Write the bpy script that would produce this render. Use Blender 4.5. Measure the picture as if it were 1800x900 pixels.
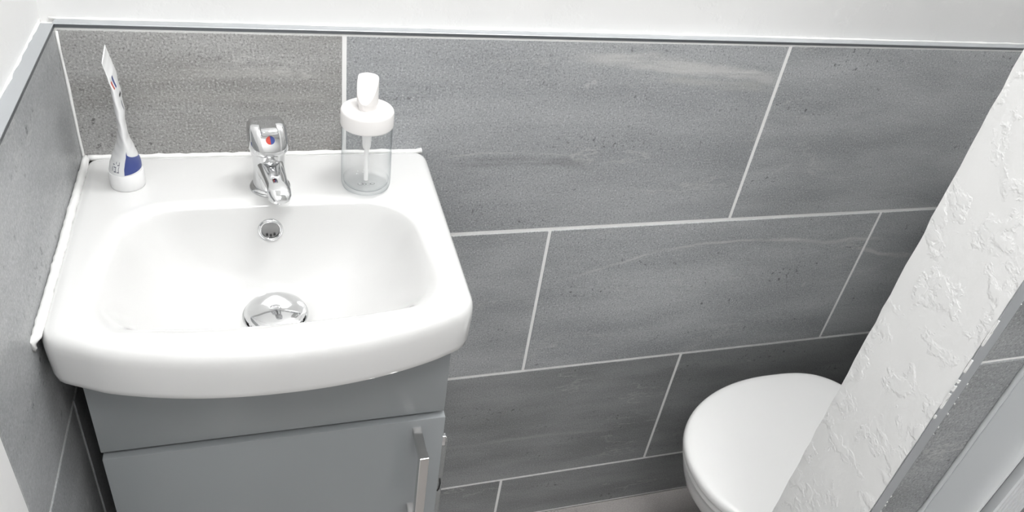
import bpy, bmesh, math, random
from mathutils import Vector, Matrix
random.seed(7)
for _o in list(bpy.data.objects): bpy.data.objects.remove(_o)
S = bpy.context.scene
COL = S.collection
PI = math.pi

# ---------------------------------------------------------------- camera
cam_d = bpy.data.cameras.new('camera'); cam = bpy.data.objects.new('camera', cam_d); COL.objects.link(cam)
cam.location = (0.1961, -0.8651, 1.3409)
cam.rotation_euler = (0.939229, -0.132266, -0.281189)
cam_d.sensor_width = 36.0; cam_d.lens = 1357.463 * 36.0 / 1800.0
cam_d.clip_start = 0.01
S.camera = cam
# ---------------------------------------------------------------- world, lights, exposure
w = bpy.data.worlds.new('world'); S.world = w; w.use_nodes = True
w.node_tree.nodes['Background'].inputs[0].default_value = (0.9, 0.95, 1.0, 1)
w.node_tree.nodes['Background'].inputs[1].default_value = 0.3
S.view_settings.view_transform = 'Standard'; S.view_settings.look = 'None'
S.view_settings.gamma = 1.0; S.view_settings.exposure = 0.25
def area(name, loc, rot, sx, sy, power, color=(1, 1, 1)):
    d = bpy.data.lights.new(name, 'AREA'); d.shape = 'RECTANGLE'; d.size = sx; d.size_y = sy
    d.energy = power; d.color = color
    o = bpy.data.objects.new(name, d); COL.objects.link(o); o.location = loc; o.rotation_euler = rot
    return o
area('ceiling_lamp_light', (0.86, -0.46, 2.66), (0, 0, 0), 0.60, 0.60, 15.5, (1.0, 1.0, 1.0))
area('room_fill_light', (0.32, -1.40, 2.66), (0, 0, 0), 0.60, 0.60, 9.5, (1.0, 1.0, 1.0))  # unseen lamp added for frontal fill and to brighten the plastered end

# ---------------------------------------------------------------- material helpers
def mat(name, color=(.8, .8, .8), rough=.5, metal=0.0, spec=.5, **kw):
    m = bpy.data.materials.new(name); m.use_nodes = True
    b = m.node_tree.nodes['Principled BSDF']
    b.inputs['Base Color'].default_value = (*color, 1); b.inputs['Roughness'].default_value = rough
    b.inputs['Metallic'].default_value = metal; b.inputs['Specular IOR Level'].default_value = spec
    for k, v in kw.items(): b.inputs[k.replace('_', ' ')].default_value = v
    return m
def nd(m, t, **kw):
    n = m.node_tree.nodes.new(t)
    for k, v in kw.items(): setattr(n, k, v)
    return n
def lk(m, a, b): m.node_tree.links.new(a, b)
def mth(m, op, a, b=None, c=None, clamp=False):
    n = nd(m, 'ShaderNodeMath', operation=op); n.use_clamp = clamp
    for i, v in enumerate((a, b, c)):
        if v is None: continue
        if isinstance(v, (int, float)): n.inputs[i].default_value = v
        else: lk(m, v, n.inputs[i])
    return n.outputs[0]
def mix(m, fac, a, b):
    n = nd(m, 'ShaderNodeMix', data_type='RGBA')
    if isinstance(fac, (int, float)): n.inputs[0].default_value = fac
    else: lk(m, fac, n.inputs[0])
    for i, v in ((6, a), (7, b)):
        if isinstance(v, tuple): n.inputs[i].default_value = (*v, 1)
        else: lk(m, v, n.inputs[i])
    return n.outputs[2]
def noise(m, vec, scale, detail=3, rough=.55, out=0):
    n = nd(m, 'ShaderNodeTexNoise'); n.inputs['Scale'].default_value = scale
    n.inputs['Detail'].default_value = detail; n.inputs['Roughness'].default_value = rough
    lk(m, vec, n.inputs['Vector']); return n.outputs[out]
def ramp(m, fac, lo, hi, a=0.0, b=1.0):
    n = nd(m, 'ShaderNodeMapRange'); n.interpolation_type = 'SMOOTHSTEP'
    for i, v in enumerate((lo, hi, a, b)): n.inputs[i + 1].default_value = v
    lk(m, fac, n.inputs[0]); return n.outputs[0]
def bump(m, h, dist, strength=1.0):
    n = nd(m, 'ShaderNodeBump'); n.inputs['Distance'].default_value = dist; n.inputs['Strength'].default_value = strength
    lk(m, h, n.inputs['Height']); lk(m, n.outputs[0], m.node_tree.nodes['Principled BSDF'].inputs['Normal'])

def stone(name, base, dark, light, veins=(), rough=.50, grain=1.0):
    """grey stone-look porcelain; veins = list of (along, x0, x1, z0, slope, width, amp, lightness)"""
    m = mat(name, base, rough, 0, .8)
    P = m.node_tree.nodes['Principled BSDF']
    g = nd(m, 'ShaderNodeNewGeometry').outputs['Position']
    oi = nd(m, 'ShaderNodeObjectInfo').outputs['Random']
    off = nd(m, 'ShaderNodeCombineXYZ'); lk(m, mth(m, 'MULTIPLY', oi, 7.0), off.inputs[0]); lk(m, mth(m, 'MULTIPLY', oi, 3.0), off.inputs[2])
    va = nd(m, 'ShaderNodeVectorMath', operation='ADD'); lk(m, g, va.inputs[0]); lk(m, off.outputs[0], va.inputs[1])
    vec = va.outputs[0]
    st = nd(m, 'ShaderNodeVectorMath', operation='MULTIPLY'); lk(m, vec, st.inputs[0]); st.inputs[1].default_value = (1, 1, 4.0)
    big = noise(m, st.outputs[0], 3.2, 5, .6)
    c = mix(m, ramp(m, big, .3, .7), dark, light)
    c = mix(m, .22, c, base)
    fine = noise(m, vec, 420, 3, .75)
    c = mix(m, mth(m, 'MULTIPLY', ramp(m, fine, .52, .72), .55 * grain), c, tuple(min(1, v * 1.9) for v in light))
    c = mix(m, mth(m, 'MULTIPLY', ramp(m, fine, .47, .33), .60 * grain), c, tuple(v * .30 for v in dark))
    med = noise(m, vec, 130, 3, .6)
    patch = ramp(m, noise(m, st.outputs[0], 6, 2), .50, .68)
    c = mix(m, mth(m, 'MULTIPLY', mth(m, 'MULTIPLY', ramp(m, med, .58, .68), patch), .8), c, tuple(v * .25 for v in dark))
    # thin wispy veins
    wv = noise(m, st.outputs[0], 2.4, 6, .62)
    v1 = mth(m, 'SUBTRACT', 1.0, ramp(m, mth(m, 'ABSOLUTE', mth(m, 'SUBTRACT', wv, .52)), .0, .009))
    gate = ramp(m, noise(m, st.outputs[0], 4.0, 1), .50, .64)
    c = mix(m, mth(m, 'MULTIPLY', mth(m, 'MULTIPLY', v1, gate), .30), c, (.62, .62, .60))
    # chalky flecks
    fk = nd(m, 'ShaderNodeVectorMath', operation='MULTIPLY'); lk(m, vec, fk.inputs[0]); fk.inputs[1].default_value = (1, 1, .8)
    f1 = ramp(m, noise(m, fk.outputs[0], 30, 2, .5), .72, .79)
    c = mix(m, mth(m, 'MULTIPLY', f1, .35), c, (.6, .6, .59))
    sp = nd(m, 'ShaderNodeSeparateXYZ'); lk(m, g, sp.inputs[0])
    wob = mth(m, 'MULTIPLY', mth(m, 'SUBTRACT', noise(m, g, 7, 4, .6), .5), 1.0)
    X, Y, Z = sp.outputs
    streak = nd(m, 'ShaderNodeVectorMath', operation='MULTIPLY'); lk(m, g, streak.inputs[0]); streak.inputs[1].default_value = (6, 6, 90)
    stn = noise(m, streak.outputs[0], 1.0, 4, .6)
    for (x0, x1, z0, slope, curve, wd, amp, col, k) in veins:
        xm = (x0 + x1) / 2
        dx = mth(m, 'SUBTRACT', X, xm)
        line = mth(m, 'ADD', mth(m, 'ADD', z0, mth(m, 'MULTIPLY', dx, slope)), mth(m, 'MULTIPLY', mth(m, 'MULTIPLY', dx, dx), curve))
        line = mth(m, 'ADD', line, mth(m, 'MULTIPLY', wob, amp))
        d = mth(m, 'ABSOLUTE', mth(m, 'SUBTRACT', Z, line))
        band = mth(m, 'SUBTRACT', 1.0, ramp(m, d, wd * .2, wd))
        h = (x1 - x0) / 2
        win = mth(m, 'SUBTRACT', 1.0, ramp(m, mth(m, 'ABSOLUTE', dx), h * .55, h))
        f = mth(m, 'MULTIPLY', mth(m, 'MULTIPLY', band, win), ramp(m, stn, .35, .6, .25, 1.0))
        c = mix(m, mth(m, 'MULTIPLY', f, k), c, col)
    lk(m, c, P.inputs['Base Color'])
    lk(m, ramp(m, fine, .3, .7, rough + .08, rough - .06), P.inputs['Roughness'])
    bump(m, mth(m, 'ADD', mth(m, 'MULTIPLY', fine, .5), mth(m, 'MULTIPLY', med, .5)), .0006, .5)
    return m

LV = (.62, .62, .60); DV = (.07, .07, .072)
M_tile_brown = stone('stone_tile_warm', (0.305, 0.302, 0.293), (0.215, 0.208, 0.198), (0.403, 0.403, 0.397),
    veins=[(.05, .33, .955, -.03, -.6, .010, .03, (.5, .49, .47), .35), (.02, .30, .925, -.02, .2, .009, .03, (.45, .44, .42), .3)], grain=1.25)
M_tile_main = stone('stone_tile_pale_band', (0.333, 0.344, 0.355), (0.270, 0.279, 0.288), (0.397, 0.408, 0.416),
    veins=[(.56, .93, .972, -.11, -.35, .012, .035, LV, .55), (.62, .92, .962, -.03, .2, .006, .03, LV, .5), (.42, .66, .832, -.05, -1.0, .012, .012, DV, .3),
           (.40, .62, .846, -.02, -1.1, .002, .012, LV, .28), (.70, .90, .945, -.08, 0, .010, .03, (.5, .5, .47), .4)])
M_tile_vein = stone('stone_tile_thin_vein', (0.344, 0.356, 0.366), (0.269, 0.279, 0.288), (0.420, 0.432, 0.440),
    veins=[(.60, 1.12, .668, .10, -.55, .0035, .03, LV, .45), (.98, 1.25, .66, -.08, .3, .006, .03, LV, .4), (1.15, 1.45, .61, -.15, .5, .006, .05, LV, .5)])
M_tile = stone('stone_tile', (0.345, 0.356, 0.366), (0.259, 0.269, 0.276), (0.448, 0.459, 0.468))
M_tile_shaded = stone('stone_tile_shaded', (0.239, 0.246, 0.251), (0.174, 0.180, 0.183), (0.326, 0.334, 0.338),
    veins=[(.42, .85, .245, -.01, -.3, .006, .04, (.4, .4, .4), .35)], grain=.8)  # stone tile darkened to stand in for weaker light low on the wall
M_tile_left = stone('stone_tile_smooth', (0.333, 0.344, 0.353), (0.264, 0.273, 0.279), (0.403, 0.412, 0.420), grain=.4, rough=.36)
M_floor = stone('stone_floor', (.38, .355, .345), (.30, .28, .27), (.45, .43, .42), grain=.5)

def plaster(name, col, h=.0012, sc=18):
    m = mat(name, col, .55)
    tc = nd(m, 'ShaderNodeNewGeometry').outputs['Position']
    a = noise(m, tc, sc, 5, .6); b_ = noise(m, tc, sc * 7, 3, .6)
    r_ = ramp(m, a, .50, .60)
    bump(m, mth(m, 'ADD', mth(m, 'MULTIPLY', r_, .8), mth(m, 'MULTIPLY', b_, .25)), h, .7)
    return m
M_wall = plaster('white_paint', (.79, .79, .787), .0005, 14)
M_plaster = plaster('rough_white_plaster', (.90, .90, .895), .0009, 30)
M_ceil = mat('ceiling_paint', (.85, .85, .845), .8)
M_grout = mat('grout', (.88, .88, .87), .8); bump(M_grout, noise(M_grout, nd(M_grout, 'ShaderNodeNewGeometry').outputs[0], 300), .0005)
M_seal = mat('white_sealant', (.82, .82, .81), .35)
M_sealg = mat('grey_sealant', (.52, .54, .55), .4)
M_cer = mat('white_ceramic', (.70, .70, .697), .10, 0, .5, Coat_Weight=.6, Coat_Roughness=.03)
M_plastic = mat('white_seat_plastic', (.88, .88, .875), .22)
M_trim = mat('brushed_metal_trim', (.56, .58, .60), .38, .75)
M_trimd = mat('dark_trim_lip', (.16, .17, .18), .35, .6)
M_chrome = mat('chrome', (.68, .685, .69), .05, 1.0)
M_chrome_d = mat('worn_chrome', (.62, .61, .60), .22, 1.0)
M_cab = mat('grey_gloss_lacquer', (.27, .285, .295), .22, 0, .5)
M_cabe = mat('grey_lacquer_edge', (.36, .375, .385), .25)
M_cab_shade = mat('shade_dark_cabinet_side', (.035, .036, .038), .4)  # near-black colour stands in for shade in the gap beside the wall
M_cabd = mat('cabinet_carcass', (.12, .125, .13), .5)
M_pp = mat('white_bottle_plastic', (.84, .82, .81), .35)
M_straw = mat('translucent_tube_plastic', (.92, .92, .92), .3)
M_tube = mat('white_tube_laminate', (.82, .825, .83), .25)
M_cap = mat('white_cap', (.83, .83, .83), .3)
M_blue = mat('blue_print', (.035, .06, .25), .3)
M_red = mat('red_print', (.55, .06, .04), .3)
M_ink = mat('grey_print', (.16, .17, .22), .4)
M_black = mat('black_rubber', (.015, .015, .016), .5)
M_frame = mat('satin_aluminium', (.70, .72, .735), .28, .15)
M_dark = mat('dark_hole', (.02, .02, .02), .3)
M_lamp = mat('lamp_diffuser', (.9, .9, .9), .5)
_p = M_lamp.node_tree.nodes['Principled BSDF']; _p.inputs['Emission Color'].default_value = (1, 1, .98, 1); _p.inputs['Emission Strength'].default_value = 6.0
M_glass = mat('clear_glass', (.97, .985, .98), .02, 0, .5, Transmission_Weight=1.0, IOR=1.45)
def thin_glass(name, face, edge, ior=1.45, rough=.02):
    m = bpy.data.materials.new(name); m.use_nodes = True; nt = m.node_tree; nt.nodes.clear()
    o = nt.nodes.new('ShaderNodeOutputMaterial'); mx = nt.nodes.new('ShaderNodeMixShader'); t = nt.nodes.new('ShaderNodeBsdfTransparent')
    g = nt.nodes.new('ShaderNodeBsdfGlossy'); g.inputs['Roughness'].default_value = rough
    lw = nt.nodes.new('ShaderNodeLayerWeight'); lw.inputs[0].default_value = .5
    pw = nt.nodes.new('ShaderNodeMath'); pw.operation = 'POWER'; pw.inputs[1].default_value = 5; ma = nt.nodes.new('ShaderNodeMath'); ma.operation = 'MULTIPLY_ADD'; ma.inputs[1].default_value = .7; ma.inputs[2].default_value = .035; p3 = nt.nodes.new('ShaderNodeMath'); p3.operation = 'POWER'; p3.inputs[1].default_value = 3
    nt.links.new(lw.outputs['Facing'], pw.inputs[0]); nt.links.new(pw.outputs[0], ma.inputs[0]); nt.links.new(lw.outputs['Facing'], p3.inputs[0])
    c = nt.nodes.new('ShaderNodeMix'); c.data_type = 'RGBA'; c.inputs[6].default_value = (*face, 1); c.inputs[7].default_value = (*edge, 1)
    nt.links.new(p3.outputs[0], c.inputs[0]); nt.links.new(c.outputs[2], t.inputs[0])
    nt.links.new(ma.outputs[0], mx.inputs[0]); nt.links.new(t.outputs[0], mx.inputs[1]); nt.links.new(g.outputs[0], mx.inputs[2]); nt.links.new(mx.outputs[0], o.inputs[0])
    return m
M_jar = thin_glass('clear_glass_jar', (.995, .998, .998), (.60, .64, .66))
M_clear = mat('clear_plastic', (.85, .86, .86), .15, 0, .5, Transmission_Weight=.9, IOR=1.3)

# ---------------------------------------------------------------- geometry helpers
def finish(name, bm, m, parent=None, smooth=False, loc=None, autosmooth=None):
    me = bpy.data.meshes.new(name)
    bmesh.ops.recalc_face_normals(bm, faces=bm.faces)
    bm.to_mesh(me); bm.free()
    me.materials.append(m)
    if smooth:
        for p in me.polygons: p.use_smooth = True
        if autosmooth: me.set_sharp_from_angle(angle=math.radians(autosmooth))
    o = bpy.data.objects.new(name, me); COL.objects.link(o)
    if loc: o.location = loc
    if parent: o.parent = parent
    return o
def bbox(bm, x0, x1, y0, y1, z0, z1, bev=0, seg=1):
    r = bmesh.ops.create_cube(bm, size=1.0)
    vs = r['verts']
    bmesh.ops.scale(bm, vec=(x1 - x0, y1 - y0, z1 - z0), verts=vs)
    bmesh.ops.translate(bm, vec=((x0 + x1) / 2, (y0 + y1) / 2, (z0 + z1) / 2), verts=vs)
    if bev:
        es = list({e for v in vs for e in v.link_edges})
        bmesh.ops.bevel(bm, geom=es, offset=bev, segments=seg, affect='EDGES', profile=.5)
def box(name, x0, x1, y0, y1, z0, z1, m, parent=None, bev=0, seg=1, smooth=False):
    bm = bmesh.new(); bbox(bm, x0, x1, y0, y1, z0, z1, bev, seg)
    return finish(name, bm, m, parent, smooth, autosmooth=40 if smooth else None)
def rings(bm, R, cap0=True, cap1=True, closed=True):
    V = [[bm.verts.new(p) for p in r] for r in R]
    n = len(R[0])
    for a, b in zip(V, V[1:]):
        for i in range(n if closed else n - 1):
            j = (i + 1) % n
            try: bm.faces.new((a[i], a[j], b[j], b[i]))
            except ValueError: pass
    if cap0: bm.faces.new(V[0])
    if cap1: bm.faces.new(list(reversed(V[-1])))
    return V
def lathe(bm, prof, c=(0, 0), n=48, cap0=True, cap1=True):
    R = [[(c[0] + r * math.cos(2 * PI * i / n), c[1] + r * math.sin(2 * PI * i / n), z) for i in range(n)] for r, z in prof]
    return rings(bm, R, cap0, cap1)
def tube(bm, path, rad, n=12, cap=True, sx=1, up=(0, 0, 1)):
    R = []
    path = [Vector(p) for p in path]
    if isinstance(rad, (int, float)): rad = [rad] * len(path)
    for i, p in enumerate(path):
        t = (path[min(i + 1, len(path) - 1)] - path[max(i - 1, 0)]).normalized()
        u = Vector(up)
        if abs(t.dot(u)) > .95: u = Vector((1, 0, 0))
        s = t.cross(u).normalized(); q = s.cross(t).normalized()
        R.append([p + s * (rad[i] * sx * math.cos(2 * PI * k / n)) + q * (rad[i] * math.sin(2 * PI * k / n)) for k in range(n)])
    rings(bm, R, cap, cap)
def root(name, loc, label, cat, group=None):
    o = bpy.data.objects.new(name, None); COL.objects.link(o); o.location = loc
    o.empty_display_size = .05
    o['label'] = label; o['category'] = cat
    if group: o['group'] = group
    return o
def struct(o, label=None, cat=None):
    o['kind'] = 'structure'
    o['label'] = label; o['category'] = cat
    return o
def keep(o, r):   # parent while keeping world coordinates (root has only a translation / z-rotation)
    o.parent = r
    o.matrix_parent_inverse = Matrix.Translation(r.location).inverted()
    return o

# ================================================================= SETTING
ZT = 1.0079; Z1 = .7145; TH = .2931; Z2 = Z1 - TH; Z3 = Z2 - TH
XA = .2926; XC = .5926; TW = .603; G = .0024
XR = 1.46; YF = -2.1; XE = 2.1; ZC = 2.70
wall_back = struct(box('wall_back', -.15, XE + .1, .0135, .12, 0, ZC, M_wall), 'white painted wall behind the basin, grey stone tiles on its lower half', 'wall')
wall_left = struct(box('wall_left', -.15, -.0135, YF, .0135, 0, ZC, M_wall), 'white painted side wall left of the basin with grey tiles', 'wall')
wall_right = struct(box('wall_right', XE, XE + .1, YF, .0135, 0, ZC, M_wall), 'white painted wall at the far right', 'wall')
wall_front = struct(box('wall_front', -.15, XE + .1, YF - .1, YF, 0, ZC, M_wall), 'white painted wall facing the basin wall', 'wall')
ceiling = struct(box('ceiling', -.15, XE + .1, YF - .1, .12, ZC, ZC + .1, M_ceil), 'white ceiling', 'ceiling')
floor = struct(box('floor', -.15, XE + .1, YF - .1, .12, -.1, -.006, M_grout), 'pale grey stone-look tiled floor', 'floor')
wall_cis = struct(box('wall_toilet', XR, XE, -.447, .0135, 0, ZC, M_wall), 'white wall behind the toilet', 'wall')
# floor tiles
k = 0
for iy in range(7):
    y1 = -iy * .303
    for ix in range(4):
        x0 = .10 + ix * .603 - (.30 if iy % 2 else 0) - .603 * 0
        xa, xb = max(x0, .0), min(x0 + .6, XE)
        if xb - xa < .05: continue
        box('tile', xa, xb, y1 - .3, y1, -.010, 0, M_floor, floor, .0008)
# grout beds
box('grout', -.001, XR, .0006, .0135, 0, ZT - .004, M_grout, wall_back)
box('grout', -.0135, -.0010, -.4155, .0135, 0, ZT - .004, M_grout, wall_left)
# back wall tiles: each its own object
def btile(x0, x1, z0, z1, m, dy=0.0):
    box('tile', x0 + G, x1 - G, dy, .010, z0 + G, z1 - G, m, wall_back, .0007)
row1 = [0.0, XA, XA + TW, XR]
btile(.0015 - G, XA, Z1, ZT - .0045, M_tile_brown)
btile(XA, XA + TW, Z1, ZT - .0045, M_tile_main, .0002)
btile(XA + TW, XR, Z1, ZT - .0045, M_tile)
btile(.0, XC, Z2, Z1 - .0006, M_tile); btile(XC, XC + TW, Z2, Z1 - .0006, M_tile_vein, -.0003); btile(XC + TW, XR, Z2, Z1 - .0006, M_tile_vein)
btile(.0, XA, Z3, Z2, M_tile_shaded); btile(XA, XA + TW, Z3, Z2, M_tile_shaded); btile(XA + TW, XR, Z3, Z2, M_tile_shaded)
btile(.0, XC, .002, Z3, M_tile_shaded); btile(XC, XC + TW, .002, Z3, M_tile_shaded); btile(XC + TW, XR, .002, Z3, M_tile_shaded)
# left wall tiles
def ltile(y0, y1, z0, z1):
    box('tile', -.010, 0.0, y0 + G, y1 - G, z0 + G * .8, z1 - G * .8, M_tile_left, wall_left, .0007)
YL = -.4155; YJ = -.2489
ltile(YL, 0.0, Z1, ZT - .003); ltile(YL, YJ, Z2, Z1); ltile(YJ, 0, Z2, Z1)
ltile(YL, 0, Z3, Z2); ltile(YL, YJ, .002, Z3); ltile(YJ, 0, .002, Z3)
# corner grout bead
bm = bmesh.new()
pts = [(.0012 + random.uniform(-.0004, .0004), -.0012, z * .02) for z in range(0, 51)]
tube(bm, pts, [random.uniform(.0014, .0020) for _ in pts], 6)
finish('corner_grout', bm, M_seal, wall_back, True)
# metal tile trims: an L each, flat top and thin lip
t1 = box('trim_1', -.001, XR, -.0006, .0135, ZT - .0012, ZT, M_trim, None, .0003); struct(t1, 'grey metal tile trim capping the tiles behind the basin', 'tile trim')
box('trim_lip', -.001, XR, -.0006, .0006, ZT - .0042, ZT - .0012, M_trimd, t1)
t2 = box('trim_2', -.0135, .0006, YL, -.0003, ZT - .0012, ZT, M_trim, None, .0003); struct(t2, 'grey metal tile trim along the left side wall', 'tile trim')
box('trim_lip', -.0004, .0006, YL, -.0006, ZT - .0042, ZT - .0012, M_trimd, t2)
# ragged paint/caulk bead where the trims meet the painted wall
bm = bmesh.new()
pts = [(x * .012 - .006, .0135 + random.uniform(-.0010, .0004), ZT + .0003) for x in range(0, 123)]
tube(bm, pts, [random.uniform(.0012, .0022) for _ in pts], 6)
finish('caulk_bead', bm, M_seal, t1, True)
bm = bmesh.new()
pts = [(-.0135 + random.uniform(-.0004, .0010), .006 - y * .010, ZT + .0003) for y in range(0, 43)]
tube(bm, pts, [random.uniform(.0010, .0022) for _ in pts], 6)
finish('caulk_bead', bm, M_seal, t2, True)
# white door lining closing the left wall toward the camera
lining = struct(box('door_1', -.0134, .0006, -.62, YL, 0, 2.05, M_wall, None, .001), 'white painted door lining at the near end of the left tiled wall', 'door frame')

# partition nib right: white plastered end, metal corner trim, tiled front
NX = .733; NY0 = -.546; NY1 = -.449
nib = struct(box('wall_partition', NX + .002, XE, NY0 + .011, NY1, 0, ZC, M_wall), 'white partition wall at the right with rough plastered end face', 'wall')
bm = bmesh.new()
n1, n2 = 160, 14
V = []
for i in range(n1 + 1):
    z = ZC * i / n1
    e0 = random.uniform(-.0008, .0008); e1 = random.uniform(-.0005, .0005)
    row = []
    for j in range(n2 + 1):
        f = j / n2
        y = (NY0 + .0008 + e1 * .6) * (1 - f) + (NY1 + e0) * f
        dx = random.uniform(-.0003, .0003) + .0012 * (max(0, f - .85) / .15) ** 2
        row.append(bm.verts.new((NX + dx, y, z)))
    V.append(row)
for i in range(n1):
    for j in range(n2): bm.faces.new((V[i][j], V[i + 1][j], V[i + 1][j + 1], V[i][j + 1]))
ext = bmesh.ops.extrude_face_region(bm, geom=list(bm.faces))
for v in ext['geom']:
    if isinstance(v, bmesh.types.BMVert): v.co.x = NX + .010
finish('plaster', bm, M_plaster, nib, True, autosmooth=50)
box('grout', NX + .004, XE, NY0 + .0015, NY0 + .011, 0, ZC, M_grout, nib)
zz = .0
zrow = [0, .0707, .3638, .657, .950, 1.2432, 1.536, 1.829, 2.122, 2.415, ZC]
for a, b in zip(zrow, zrow[1:]):
    xs = [NX + .0155, XE] 
    for xa, xb in ((NX + .0135, NX + .40), (NX + .40, NX + 1.0), (NX + 1.0, XE)):
        box('tile', xa + .0005, xb - .0015, NY0 + .0004, NY0 + .010, a + .0016, b - .0016, M_tile_shaded, nib, .0007)  # shade-darkened stone keeps this lamp-lit front dim
t3 = struct(box('trim_3', NX - .0002, NX + .0125, NY0 - .0008, NY0 + .0006, 0, ZC, M_trimd if False else M_trim, None, .0003), 'dull metal corner trim on the near edge of the partition wall', 'tile trim')
bm = bmesh.new()
for i in range(90):
    if random.random() < .45 or math.sin(i * .31) < .1: continue
    z = .55 + i * .0075 + random.uniform(-.002, .002)
    x = NX + .0128 + random.uniform(-.0008, .0006); s = random.uniform(.0003, .0012)
    bbox(bm, x - s * .5, x + s * .5, NY0 - .0012, NY0 + .0006, z, z + s * random.uniform(1.2, 5))
for i in range(60):
    if random.random() < .4 or math.sin(i * .23 + 1) < .2: continue
    z = .6 + i * .011 + random.uniform(-.003, .003); s = random.uniform(.0005, .0014)
    bbox(bm, NX - .0006, NX + s, NY0 - .0013, NY0 + .0002, z, z + random.uniform(.002, .016))
bmesh.ops.subdivide_edges(bm, edges=bm.edges[:], cuts=1)
for v in bm.verts: v.co += Vector((random.uniform(-1, 1), 0, random.uniform(-1, 1))) * .0003
finish('grout_crumbs', bm, M_grout, t3)

# ================================================================= BASIN
BX, BY, BZ = .2, -.17, .853
def fillet(poly, seg=8):
    out = []
    n = len(poly)
    for i in range(n):
        x, y, r = poly[i]
        p = Vector((x, y)); a = Vector(poly[i - 1][:2]); b = Vector(poly[(i + 1) % n][:2])
        if r <= 0: out.append(p); continue
        u = (a - p).normalized(); v = (b - p).normalized()
        ang = math.acos(max(-1, min(1, u.dot(v))))
        t = r / math.tan(ang / 2)
        t = min(t, (a - p).length * .95, (b - p).length * .95)
        r2 = t * math.tan(ang / 2)
        c = p + (u + v).normalized() * (r2 / math.sin(ang / 2))
        A = p + u * t - c; B = p + v * t - c
        a0 = math.atan2(A.y, A.x); a1 = math.atan2(B.y, B.x); d = (a1 - a0 + PI) % (2 * PI) - PI
        for k_ in range(seg + 1):
            th = a0 + d * k_ / seg; out.append(c + Vector((math.cos(th), math.sin(th))) * r2)
    return out
def polar(poly, c, n):
    c = Vector(c); res = []
    m_ = len(poly)
    for k_ in range(n):
        th = 2 * PI * k_ / n; d = Vector((math.cos(th), math.sin(th))); best = None
        for i in range(m_):
            p = poly[i] - c; q = poly[(i + 1) % m_] - c; e = q - p
            den = d.x * e.y - d.y * e.x
            if abs(den) < 1e-12: continue
            t = (p.x * e.y - p.y * e.x) / den; s = (p.x * d.y - p.y * d.x) / den
            if t > 0 and -1e-6 <= s <= 1 + 1e-6 and (best is None or t < best): best = t
        res.append(c + d * best)
    return res
def inset(P, d):
    n = len(P); out = []
    for i in range(n):
        t = (P[(i + 1) % n] - P[i - 1]).normalized(); nn = Vector((t.y, -t.x))
        out.append(P[i] - nn * d)
    return out
NB = 240
fr = [(.2 + .166 * u, -.352 + .0295 * abs(u) ** 2.2, 0) for u in [-.9 + 1.8 * q / 35 for q in range(36)]]
outer = [(.3965, -.0005, .019), (.0035, -.0005, .016), (.0035, -.305, .026)] + fr + [(.3885, -.312, .030)]
lip = [(.350, -.112, .055), (.060, -.112, .055), (.038, -.275, .060)] + [(.2 + .13 * u, -.3095 + .010 * u * u, 0) for u in (-1, -.6, -.2, .2, .6, 1)] + [(.360, -.275, .060)]
PO = polar(fillet(outer), (BX, BY), NB)
PL = polar(fillet(lip), (BX, BY), NB)
for _ in range(2): PL = [(PL[i - 1] + PL[i] * 2 + PL[(i + 1) % NB]) / 4 for i in range(NB)]
wc = Vector((.1985, -.1795)); WR = .0355
PC = [wc + Vector((math.cos(2 * PI * i / NB), math.sin(2 * PI * i / NB))) * WR for i in range(NB)]
def lift(P, z): return [(p.x, p.y, z) for p in P]
def lerp(A, B, t): return [a.lerp(b, t) for a, b in zip(A, B)]
R = [lift(inset(PO, .060), .775), lift(inset(PO, .030), .792), lift(inset(PO, .008), .7955), lift(inset(PO, .0045), .7965), lift(inset(PO, .002), .7995),
     lift(inset(PO, .0012), .806), lift(inset(PO, .0004), .822), lift(PO, .836), lift(inset(PO, .0006), .843), lift(inset(PO, .0022), .8478),
     lift(inset(PO, .005), .8513), lift(inset(PO, .009), .8532), lift(inset(PO, .014), .8533)]
PI14 = inset(PO, .014)
def outw(dd):
    o = []
    for a, b in zip(PL, PI14):
        v = b - a; o.append(a + v.normalized() * min(.020, .80 * v.length) * dd / .020)
    return o
for t, z in ((.35, .8530), (.7, .8528)): R.append(lift(lerp(PI14, outw(.020), t), z))
for dd in (.020, .016, .012, .008, .005, .0025, 0): R.append(lift(outw(dd), .8528 - .0052 * (1 - dd / .020) ** 2.2))
prof = [(.012, .018), (.03, .05), (.055, .105), (.09, .19), (.13, .285), (.18, .39), (.25, .51), (.33, .62), (.43, .73), (.55, .83), (.68, .91), (.82, .965), (1.0, 1.0)]
DEP = .0995; ZL = .8476
soft = [(0, 0), (.05, .03), (.13, .12), (.25, .29), (.33, .41), (.43, .55), (.55, .69), (.68, .82), (.82, .93), (1, 1)]
def hs(g):
    for a, b in zip(soft, soft[1:]):
        if g <= b[0]: return a[1] + (b[1] - a[1]) * (g - a[0]) / (b[0] - a[0])
    return 1
WT = []
for a, b in zip(PL, PC):
    t = max(0, min(1, ((a - b).length - .105) / .060)); WT.append(t * t * (3 - 2 * t) * .85)
for g, h in prof:
    R.append([(p.x, p.y, ZL - DEP * (h * (1 - w_) + hs(g) * w_)) for p, w_ in zip(lerp(PL, PC, g), WT)])
R.append(lift(lerp(PC, [wc] * NB, .06), ZL - DEP - .002))
R.append(lift(lerp(PC, [wc] * NB, .10), ZL - DEP - .03))
basin = root('wash_basin', (.2, 0, BZ), 'white ceramic wash basin with bowed front on the grey cabinet', 'basin')
bm = bmesh.new(); rings(bm, R, False, True)
keep(finish('bowl', bm, M_cer, None, True), basin)
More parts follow.
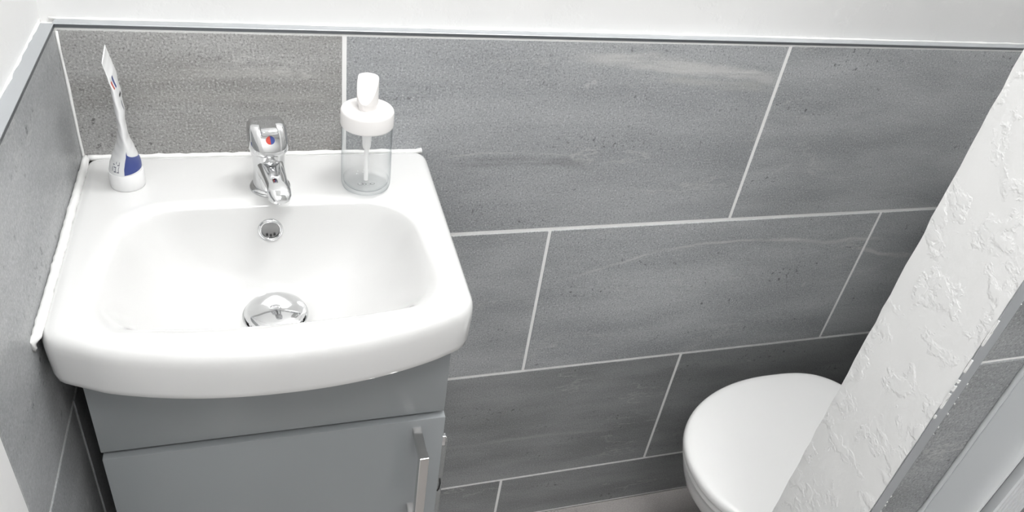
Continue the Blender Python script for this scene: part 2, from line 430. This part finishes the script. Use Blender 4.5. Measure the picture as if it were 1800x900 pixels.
# waste: flange ring + domed click plug
WZ = ZL - DEP
bm = bmesh.new(); lathe(bm, [(.0355, WZ + .0002), (.0350, WZ + .0012), (.0330, WZ + .0010), (.0325, WZ - .004), (.030, WZ - .02)], wc, 64, False, True)
flange = keep(finish('waste_flange', bm, M_chrome, None, True, autosmooth=60), basin)
bm = bmesh.new(); lathe(bm, [(.0, WZ + .0121), (.006, WZ + .0119), (.014, WZ + .0110), (.022, WZ + .0094), (.0280, WZ + .0078), (.0325, WZ + .0055), (.0332, WZ + .0040), (.031, WZ + .003), (.01, WZ + .002)], wc, 64, False, True)
bmesh.ops.remove_doubles(bm, verts=bm.verts, dist=1e-6)
keep(finish('waste_plug', bm, M_chrome, None, True, autosmooth=60), basin)
# overflow ring set in the rear slope of the bowl
def oriented(bm, c, nrm):
    q = Vector((0, 0, 1)).rotation_difference(Vector(nrm).normalized())
    bmesh.ops.transform(bm, matrix=Matrix.Translation(c) @ q.to_matrix().to_4x4(), verts=bm.verts)
iy_ = NB // 4   # the ring points straight behind the bowl centre
colp = [Vector(rr[iy_]) for rr in R]
cands = [(abs(colp[i].z - .8205), i) for i in range(20, len(colp) - 2)]
ci = min(cands)[1]; tg = (colp[ci + 1] - colp[ci - 1]).normalized()
on_ = Vector((0, tg.z, -tg.y)); on_ = on_ if on_.z > 0 else -on_
oc = Vector((.1988, colp[ci].y, colp[ci].z)) + on_ * .0008
bm = bmesh.new(); lathe(bm, [(.0138, -.001), (.0136, .0012), (.0126, .0024), (.0108, .0024), (.0098, .0012), (.0094, -.002), (.0088, -.006)], (0, 0), 48, False, False)
oriented(bm, oc, on_); ring = keep(finish('overflow_ring', bm, M_chrome, None, True), basin)
bm = bmesh.new(); lathe(bm, [(.0094, .0004), (.006, -.0002), (.0015, -.0006)], (0, 0), 32, False, True)
oriented(bm, oc, on_); keep(finish('overflow_cup', bm, mat('overflow_inside', (.30, .30, .30), .25, .9), None, True), basin)
bm = bmesh.new()
for a in (-125, -90, -55):
    ca, sa = math.cos(math.radians(a)), math.sin(math.radians(a))
    bbox(bm, ca * .0068 - .0011, ca * .0068 + .0011, sa * .0068 - .0014, sa * .0068 + .0014, .0002, .0008)
oriented(bm, oc, on_); keep(finish('overflow_grille', bm, M_dark, None), basin)
# sealant beads: ragged, against left wall and back wall
bm = bmesh.new(); pts = [(.0040 + random.uniform(-.0005, .0006), -.002 - i * .006, .8510 + random.uniform(-.0006, .0006)) for i in range(51)]
pts += [(.0012, -.306, .848), (.0010, -.307, .842), (.0008, -.306, .838)]
tube(bm, pts, [random.uniform(.0040, .0048) for _ in pts[:-4]] + [.0042, .0034, .0026] + [.001], 8)
keep(finish('sealant', bm, M_seal, None, True), basin)
bm = bmesh.new(); pts = [(.006 + i * .0074, -.0022 + random.uniform(-.0006, .0004), .8515 + random.uniform(-.0004, .0008)) for i in range(53)]
tube(bm, pts, [random.uniform(.0028, .0038) for _ in pts], 8)
keep(finish('sealant', bm, M_seal, None, True), basin)

# ================================================================= TAP
TX, TY = .2015, -.079; TZ = .8525
tap = root('basin_tap', (TX, TY, TZ), 'chrome mixer tap with a red and blue dot on the back of the basin', 'tap')
tap.rotation_euler = (0, 0, math.radians(9))
def t_(name, bm, m, smooth=True, au=45, parent=None): return finish(name, bm, m, parent or tap, smooth, autosmooth=au)
bm = bmesh.new(); lathe(bm, [(.0222, 0), (.0224, .0022), (.0215, .0040), (.0195, .0050), (.0180, .0054)], (0, 0), 64); t_('base_flange', bm, M_chrome)
bm = bmesh.new(); lathe(bm, [(.0182, .0050), (.0180, .010), (.0172, .020), (.0170, .030), (.0175, .040), (.0184, .046), (.0186, .0485), (.0180, .0492)], (0, 0), 64); t_('tap_body', bm, M_chrome)
# spout: swept superellipse tapering out to a nozzle
def sect(c, t, hw, hh, n=28, p=2.6):
    t = Vector(t).normalized(); s = Vector((1, 0, 0)); u = s.cross(t).normalized() * -1
    if u.z < 0: u = -u
    o = []
    for k_ in range(n):
        a = 2 * PI * k_ / n; ca, sa = math.cos(a), math.sin(a)
        o.append(Vector(c) + s * (hw * math.copysign(abs(ca) ** (2 / p), ca)) + u * (hh * math.copysign(abs(sa) ** (2 / p), sa)))
    return o
bm = bmesh.new()
rings(bm, [sect((0, -.006, .030), (0, -1, .05), .0150, .0150), sect((0, -.016, .0300), (0, -1, -.05), .0142, .0125), sect((0, -.026, .0300), (0, -1, -.12), .0132, .0092),
           sect((0, -.036, .0295), (0, -1, -.18), .0124, .0076), sect((0, -.045, .0285), (0, -1, -.22), .0118, .0072), sect((0, -.054, .0268), (0, -1, -.35), .0124, .0074),
           sect((0, -.0615, .0245), (0, -1, -.7), .0114, .0062), sect((0, -.066, .0225), (0, -1, -1.2), .0085, .0035)])
t_('spout', bm, M_chrome)
bm = bmesh.new(); lathe(bm, [(.0108, .027), (.0116, .024), (.0116, .0185), (.0111, .0178), (.0100, .0178), (.0098, .0200), (.001, .0205)], (0, -.054), 40); noz = t_('nozzle', bm, M_chrome)
# small round set screw on the body front
bm = bmesh.new(); lathe(bm, [(.0030, 0), (.0030, .0008), (.0022, .0014), (.0006, .0016)], (0, 0), 20); oriented(bm, (0.001, -.0172, .043), (0, -1, .15)); t_('set_screw', bm, M_chrome)
# lever cap: rounded block dome with a sloping front
bm = bmesh.new()
def csec(z, hw, y0, y1, p=3.0, n=48):
    o = []; cy = (y0 + y1) / 2; hy = (y1 - y0) / 2
    for k_ in range(n):
        a = 2 * PI * k_ / n; ca, sa = math.cos(a), math.sin(a)
        o.append((hw * math.copysign(abs(ca) ** (2 / p), ca), cy + hy * math.copysign(abs(sa) ** (2 / p), sa), z))
    return o
rings(bm, [csec(.0500, .0178, -.0185, .0175, 2.2), csec(.0512, .0198, -.0232, .0188, 2.4), csec(.0540, .0207, -.0245, .0196, 2.6), csec(.0590, .0209, -.0232, .0200, 2.8), csec(.0640, .0209, -.0208, .0200, 3),
           csec(.0700, .0207, -.0172, .0198, 3), csec(.0750, .0202, -.0136, .0193, 3), csec(.0782, .0193, -.0108, .0184, 3), csec(.0802, .0180, -.0086, .0171, 3), csec(.0812, .0160, -.0066, .0152, 3), csec(.0815, .0130, -.0040, .0125, 3), csec(.0816, .006, .0, .0085, 3)])
lever = t_('lever_cap', bm, M_chrome)
# stubby lever tongue rising from the cap front, dark reflecting top
bm = bmesh.new()
rings(bm, [sect((0, .006, .0782), (0, -1, .0), .0092, .0040, 28, 5), sect((0, -.006, .0784), (0, -1, .0), .0092, .0038, 28, 5), sect((0, -.0135, .0784), (0, -1, -.0), .0092, .0036, 28, 5),
           sect((0, -.0178, .0782), (0, -1, -.05), .0090, .0032, 28, 5), sect((0, -.0190, .0780), (0, -1, -.1), .0082, .0022, 28, 4)])
t_('lever', bm, M_chrome)
# indicator: half red half blue dots on the lower front slope
def halfdisc(side):
    bm = bmesh.new(); r = .0046; c0 = bm.verts.new((0, 0, 0)); prev = bm.verts.new((0, r, 0))
    for k_ in range(1, 13):
        a = PI / 2 + side * PI * k_ / 12; v = bm.verts.new((r * math.cos(a), r * math.sin(a), 0)); bm.faces.new((c0, prev, v)); prev = v
    ex = bmesh.ops.extrude_face_region(bm, geom=list(bm.faces))
    for v in ex['geom']:
        if isinstance(v, bmesh.types.BMVert): v.co.z += .0006
    oriented(bm, (0, -.0182, .0695), (0, -.86, .50)); return bm
t_('indicator', halfdisc(1), M_red, False)['label'] = 'red half of the indicator dot'
t_('indicator', halfdisc(-1), M_blue, False)['label'] = 'blue half of the indicator dot'

# ================================================================= SOAP DISPENSER
DX, DY = .3088, -.083; DZ = .8526
disp = root('soap_dispenser', (DX, DY, DZ), 'empty clear glass soap dispenser with white pump lid, right of the tap', 'soap dispenser')
bm = bmesh.new()
lathe(bm, [(.0, .0004), (.018, .0004), (.0240, .0008), (.0270, .0030), (.0281, .0065), (.0283, .012), (.0283, .080), (.0276, .0845), (.0262, .0860), (.0245, .0862)], (0, 0), 96, False, False)
bmesh.ops.remove_doubles(bm, verts=bm.verts, dist=1e-6)
finish('glass_jar', bm, M_jar, disp, True)
bm = bmesh.new(); lathe(bm, [(.0, .0050), (.018, .0046), (.0232, .0054), (.0256, .0082), (.0262, .0120)], (0, 0), 96, False, False)
bmesh.ops.remove_doubles(bm, verts=bm.verts, dist=1e-6)
finish('glass_base', bm, M_jar, disp, True)
# embossed ring + marks in the glass base
bm = bmesh.new()
for i, (cx, cy, w_) in enumerate([(-.007, -.006, .003), (-.0025, -.007, .002), (.002, -.007, .0028), (.0068, -.0062, .0026)]):
    pts = [(cx + w_ * math.cos(a * .9), cy + w_ * .8 * math.sin(a * .9), .0061) for a in range(7)]
    tube(bm, pts, .0004, 6)
finish('embossing', bm, M_clear, disp, True)
bm = bmesh.new(); lathe(bm, [(.0260, .0800), (.0286, .0800), (.0291, .0806), (.0293, .082), (.0293, .0965), (.0288, .0985), (.0278, .0996), (.0255, .1000), (.012, .1002), (.0115, .0998)], (0, 0), 96, True, True)
lid = finish('lid', bm, M_pp, disp, True, autosmooth=50)
bm = bmesh.new(); lathe(bm, [(.0098, .0998), (.0100, .1040), (.0112, .1062), (.0117, .108), (.0117, .1350), (.0113, .1362), (.0100, .1368), (.0001, .1370)], (.0, .001), 64, True, False)
bmesh.ops.remove_doubles(bm, verts=bm.verts, dist=1e-6)
g_ = bm.verts[:] + bm.edges[:] + bm.faces[:]
nrm = Vector((-.42, -.80, .42)).normalized()
r_ = bmesh.ops.bisect_plane(bm, geom=g_, plane_co=Vector((-.0028, -.0095, .1100)), plane_no=nrm, clear_outer=True)
ed = [e for e in r_['geom_cut'] if isinstance(e, bmesh.types.BMEdge)]
bmesh.ops.holes_fill(bm, edges=[e for e in bm.edges if e.is_boundary], sides=0)
finish('pump_head', bm, M_pp, disp, True, autosmooth=30)
bm = bmesh.new(); lathe(bm, [(.0085, .0805), (.0080, .074), (.0055, .066), (.0045, .052), (.0040, .050), (.0026, .0495), (.0025, .008)], (0, 0), 24)
finish('dip_tube', bm, M_straw, disp, True, autosmooth=50)

# ================================================================= TOOTHPASTE TUBE
PX, PY = .0535, -.0640
tp = root('toothpaste_tube', (PX, PY, .8526), 'squeezed white toothpaste tube with blue patch standing on its cap', 'toothpaste tube')
bm = bmesh.new(); lathe(bm, [(.0165, 0), (.0172, .0008), (.0176, .003), (.0174, .0185), (.0170, .0195), (.014, .0200)], (0, 0), 56); finish('cap', bm, M_cap, tp, True, autosmooth=40)
# z, half-thickness a (x), half-width b (y), centre dx, twist degrees
K = [(.0175, .0160, .0160, 0, 0), (.0200, .0165, .0168, .0, 0), (.0280, .0155, .0175, .0008, 0), (.0365, .0130, .0185, .0016, 4), (.0450, .0100, .0200, .0026, 8), (.0540, .0068, .0215, .0034, 10),
     (.0640, .0046, .0225, .0036, 9), (.0780, .0042, .0230, .0042, 7), (.0930, .0046, .0232, .0046, 6), (.1060, .0042, .0235, .0044, 5), (.1200, .0034, .0238, .0040, 4), (.1320, .0022, .0240, .0026, 3), (.1400, .0012, .0240, .0010, 3), (.1460, .0006, .0240, -.0002, 3), (.1500, .0006, .0240, -.0008, 3)]
def kin(z):
    for a, b in zip(K, K[1:]):
        if z <= b[0]:
            t = (z - a[0]) / (b[0] - a[0]); t = t * t * (3 - 2 * t) * .5 + t * .5
            return [p + (q - p) * t for p, q in zip(a, b)]
    return list(K[-1])
def tsurf(z, th, off=0.0):
    _, a, b, dx, tw = kin(z)
    p = 2.0
    x = (a + off) * math.cos(th); y = (b + off) * math.sin(th)
    x += .0003 * math.sin(z * 300 + 2 * th) * min(1, max(0, (z - .04) / .03)) * (1 if z < .135 else .2)
    t = math.radians(tw); 
    return (dx + x * math.cos(t) - y * math.sin(t), x * math.sin(t) + y * math.cos(t), z)
bm = bmesh.new(); rings(bm, [[tsurf(.0175 + .1325 * i / 90, 2 * PI * k_ / 64) for k_ in range(64)] for i in range(91)])
finish('tube_body', bm, M_tube, tp, True, autosmooth=60)
def decal(name, m, fn, th0, th1, z0f, z1f, n=16, off=.00025):
    bm = bmesh.new(); Vv = []
    for i in range(n + 1):
        th = math.radians(th0 + (th1 - th0) * i / n)
        Vv.append([bm.verts.new(tsurf(z0f(i / n) + (z1f(i / n) - z0f(i / n)) * j / 8, th, off)) for j in range(9)])
    for i in range(n):
        for j in range(8): bm.faces.new((Vv[i][j], Vv[i + 1][j], Vv[i + 1][j + 1], Vv[i][j + 1]))
    return finish(name, bm, m, tp, True)
d_ = decal('printed_patch', M_blue, None, -88, 16, lambda f: .0208 + .004 * f, lambda f: .0500 - .015 * f ** .6 + (.002 if f < .05 else 0))
d_['label'] = 'dark blue printed patch'
for th, z0, z1 in ((-128, .024, .0255), (-122, .0245, .031), (-116, .024, .025), (-136, .025, .031), (-110, .025, .032), (-130, .030, .0312), (-118, .033, .0342), (-126, .0345, .0375), (-140, .033, .034), (-112, .034, .038)):
    decal('printed_mark', M_ink, None, th, th + (9 if z1 - z0 < .0015 else 2.2), lambda f, a=z0: a, lambda f, b=z1: b, 4)
decal('printed_mark', M_red, None, -64, -52, lambda f: .122, lambda f: .130, 6)['label'] = 'small red printed mark'
decal('printed_mark', M_blue, None, -40, -28, lambda f: .121, lambda f: .133, 6)['label'] = 'small blue printed mark'
decal('printed_mark', M_black, None, -35, -10, lambda f: .110, lambda f: .113, 6)['label'] = 'small black printed mark'
decal('printed_mark', M_ink, None, -24, -16, lambda f: .094, lambda f: .104, 6)

# ================================================================= VANITY CABINET
CF = -.285; CX0, CX1 = .0222, .3757
cab = root('vanity_cabinet', (.2, -.14, 0), 'grey gloss vanity cabinet with one door under the basin', 'cabinet')
K_ = lambda o: keep(o, cab)
bm = bmesh.new()
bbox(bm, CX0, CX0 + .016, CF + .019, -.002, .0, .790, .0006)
K_(finish('side_panel', bm, M_cab_shade, None))
bm = bmesh.new(); bbox(bm, CX1 - .016, CX1 - .001, CF + .019, -.002, .0, .792, .0006); K_(finish('side_panel', bm, M_cab, None))
bm = bmesh.new(); bbox(bm, CX0 + .016, CX1 - .016, -.012, -.004, .08, .7); K_(finish('back_panel', bm, M_cabd, None))
bm = bmesh.new(); bbox(bm, CX0 + .016, CX1 - .016, CF + .02, -.012, .08, .096); K_(finish('bottom_panel', bm, M_cabd, None))
bm = bmesh.new(); bbox(bm, CX0 + .016, CX1 - .016, CF + .05, CF + .062, 0.0, .08); K_(finish('plinth', bm, M_cab, None))
bm = bmesh.new(); bbox(bm, CX0 + .016, CX1 - .016, CF + .02, CF + .036, .64, .70); K_(finish('rail', bm, M_cabd, None))
bm = bmesh.new(); bbox(bm, CX0, CX1 - .0008, CF, CF + .009, .6740, .783, .0009, 2); K_(finish('fascia', bm, M_cab, None, True, autosmooth=40))
bm = bmesh.new(); bbox(bm, CX0 + .0008, CX1 + .0004, CF - .0045, CF + .0140, .085, .6685, .0012, 2); door = K_(finish('door', bm, M_cab, None, True, autosmooth=40))
# handle: square bar on two feet
HX = .3435
bm = bmesh.new()
bbox(bm, HX - .0050, HX + .0050, -.3300, -.2855, .6480, .6565, .0006)
bbox(bm, HX - .0050, HX + .0050, -.3300, -.2855, .508, .5165, .0006)
bbox(bm, HX - .0054, HX + .0054, -.3360, -.3265, .500, .6580, .0008, 2)
hd = finish('handle', bm, M_chrome_d, None); hd.parent = door; hd['label'] = 'chrome square bar handle'
# clear plastic strip hanging by a small chrome clip beside the door
clip = root('hanging_strip', (.3860, -.262, .40), 'clear plastic strip hanging from a small chrome clip beside the cabinet door', 'strip')
bm = bmesh.new(); bbox(bm, .3775, .3900, -.2630, -.2612, .38, .600, .0004)
keep(finish('strip', bm, M_clear, None), clip)
bm = bmesh.new(); bbox(bm, .3745, .3885, -.2655, -.2580, .594, .603, .0010, 2); bbox(bm, .3800, .3868, -.2675, -.2640, .590, .607, .0010, 2)
keep(finish('clip', bm, M_chrome, None), clip)
bm = bmesh.new(); tube(bm, [(.3865, -.262, .520), (.3872, -.264, .512), (.3860, -.265, .502), (.3850, -.263, .496)], .0012, 8); keep(finish('hook', bm, M_black, None, True), clip)

# ================================================================= TOILET (faces the basin)
TZL = .42; TCY = -.246
toi = root('toilet', (1.10, TCY, 0), 'white toilet with closed lid, partly hidden by the partition wall', 'toilet')
def egg(cx, L, W, n=96, back=.16, p=2.15):
    o = []
    for k_ in range(n):
        a = 2 * PI * k_ / n; ca, sa = math.cos(a), math.sin(a)
        if ca < 0: x = L * ca; 
        else: x = back * math.copysign(abs(ca) ** (2 / 3.2), ca)
        y = W * math.copysign(abs(sa) ** (2 / (p if ca < 0 else 2.6)), sa)
        o.append((cx + x, y + TCY))
    return o
def lvl(P, z, s=1.0, c=None):
    return [((x - c) * s + c if c else x, (y - TCY) * s + TCY, z) for x, y in P]
EC = 1.036; E_ = egg(EC, .238, .176)
def off(P, d):
    P = [Vector(q) for q in P]; n = len(P); o = []
    for i in range(n):
        t = (P[(i + 1) % n] - P[i - 1]).normalized(); o.append(P[i] - Vector((t.y, -t.x)) * d)
    return o
L3 = lambda P, z: [(p[0], p[1], z) for p in P]
bm = bmesh.new(); rings(bm, [L3(off(E_, .006), .4030), L3(off(E_, .001), .4036), L3(E_, .4060), L3(off(E_, .0002), .4120), L3(off(E_, .002), .4165), L3(off(E_, .006), .4190), L3(off(E_, .014), .4204), [(EC + (x - EC) * .7, TCY + (y - TCY) * .7, .4214) for x, y in E_], [(EC + (x - EC) * .3, TCY + (y - TCY) * .3, .4220) for x, y in E_]])
keep(finish('lid', bm, M_plastic, None, True), toi)
bm = bmesh.new(); rings(bm, [L3(off(E_, .010), .3850), L3(off(E_, .006), .3860), L3(off(E_, .004), .3900), L3(off(E_, .004), .3980), L3(off(E_, .007), .4015), L3(off(E_, .012), .4020)])
keep(finish('seat', bm, M_plastic, None, True), toi)
bm = bmesh.new()
def bowl(z, L, W, back, cx=EC): return [(x, y, z) for x, y in egg(cx, L, W, 96, back)]
rings(bm, [bowl(0, .10, .105, .33, EC + .06), bowl(.02, .098, .103, .33, EC + .06), bowl(.10, .095, .100, .32, EC + .05), bowl(.18, .120, .110, .31, EC + .04), bowl(.25, .165, .138, .30, EC + .02), bowl(.31, .205, .160, .30, EC + .01),
           bowl(.35, .222, .168, .28, EC), bowl(.375, .228, .171, .26, EC), bowl(.3835, .226, .169, .25, EC), bowl(.3845, .20, .15, .24, EC)])
keep(finish('pan', bm, M_cer, None, True), toi)
keep(box('cistern', 1.285, 1.455, TCY - .18, TCY + .18, .36, .76, M_cer, None, .018, 3, True), toi)
keep(box('cistern_lid', 1.278, 1.457, TCY - .187, TCY + .187, .761, .785, M_cer, None, .008, 3, True), toi)
bm = bmesh.new(); lathe(bm, [(.024, .785), (.024, .789), (.021, .791), (.001, .7915)], (1.37, TCY), 32); keep(finish('flush_button', bm, M_chrome, None, True, autosmooth=40), toi)
for s in (-1, 1):
    bm = bmesh.new(); tube(bm, [(1.205, TCY + s * .075 - .02, .402), (1.205, TCY + s * .075 + .02, .402)], .010, 16); keep(finish('hinge', bm, M_chrome, None, True, autosmooth=40), toi)

# ================================================================= SHOWER ENCLOSURE (right, against the partition)
sh = root('shower_enclosure', (.82, -.57, 0), 'satin aluminium shower enclosure frame on the tiled front of the partition wall', 'shower enclosure')
def extr(name, poly, z0, z1, m, smooth=None):
    bm = bmesh.new(); rings(bm, [[(x, y, z0) for x, y in poly], [(x, y, z1) for x, y in poly]]); o = finish(name, bm, m, None, bool(smooth), autosmooth=smooth); return keep(o, sh)
extr('wall_profile', [(.8035, -.5468), (.8035, -.560), (.8032, -.574), (.8034, -.583), (.8045, -.5860), (.8065, -.5868), (.8090, -.5860), (.8098, -.583), (.8098, -.5468)], .04, 1.95, M_frame, 35)
extr('rubber_seal', [(.8100, -.550), (.8100, -.576), (.8165, -.582), (.8185, -.582), (.8185, -.550)], .04, 1.95, M_black)
rib = [(.8190, -.550)]
x = .8190
for i in range(7):
    rib += [(x, -.590), (x + .0008, -.5915), (x + .0036, -.5915), (x + .0044, -.590), (x + .0050, -.5875)]
    x += .0056
rib += [(x, -.590), (x, -.550)]
extr('door_stile', rib, .06, 1.93, M_frame)
extr('glass_panel', [(.857, -.572), (.857, -.578), (1.55, -.578), (1.55, -.572)], .07, 1.92, M_glass)
extr('bottom_rail', [(.857, -.560), (.857, -.590), (1.55, -.590), (1.55, -.560)], .03, .07, M_frame)
extr('top_rail', [(.857, -.560), (.857, -.590), (1.55, -.590), (1.55, -.560)], 1.92, 1.95, M_frame)
extr('door_stile', [(1.55, -.547), (1.55, -.590), (1.59, -.590), (1.59, -.547)], .03, 1.95, M_frame)
bm = bmesh.new(); pts = [(.8015 + random.uniform(-.0004, .0004), -.5472, .04 + i * .012) for i in range(159)]
tube(bm, pts, [random.uniform(.0020, .0030) for _ in pts], 8); keep(finish('sealant', bm, M_sealg, None, True), sh)

# ================================================================= CEILING LIGHTS (fitting above the basin, plus an added fill light)
for lx, ly, lab in ((.86, -.46, 'square flush white ceiling light above the basin'), (.32, -1.40, 'added square flush white fill light, unseen, further into the room')):
    cl = root('ceiling_light', (lx, ly, ZC), lab, 'ceiling light', None)
    keep(box('housing', lx - .32, lx + .32, ly - .32, ly + .32, 2.675, ZC, M_pp, None, .004), cl)
    keep(box('diffuser', lx - .305, lx + .305, ly - .305, ly + .305, 2.668, 2.676, M_lamp, None, .003), cl)
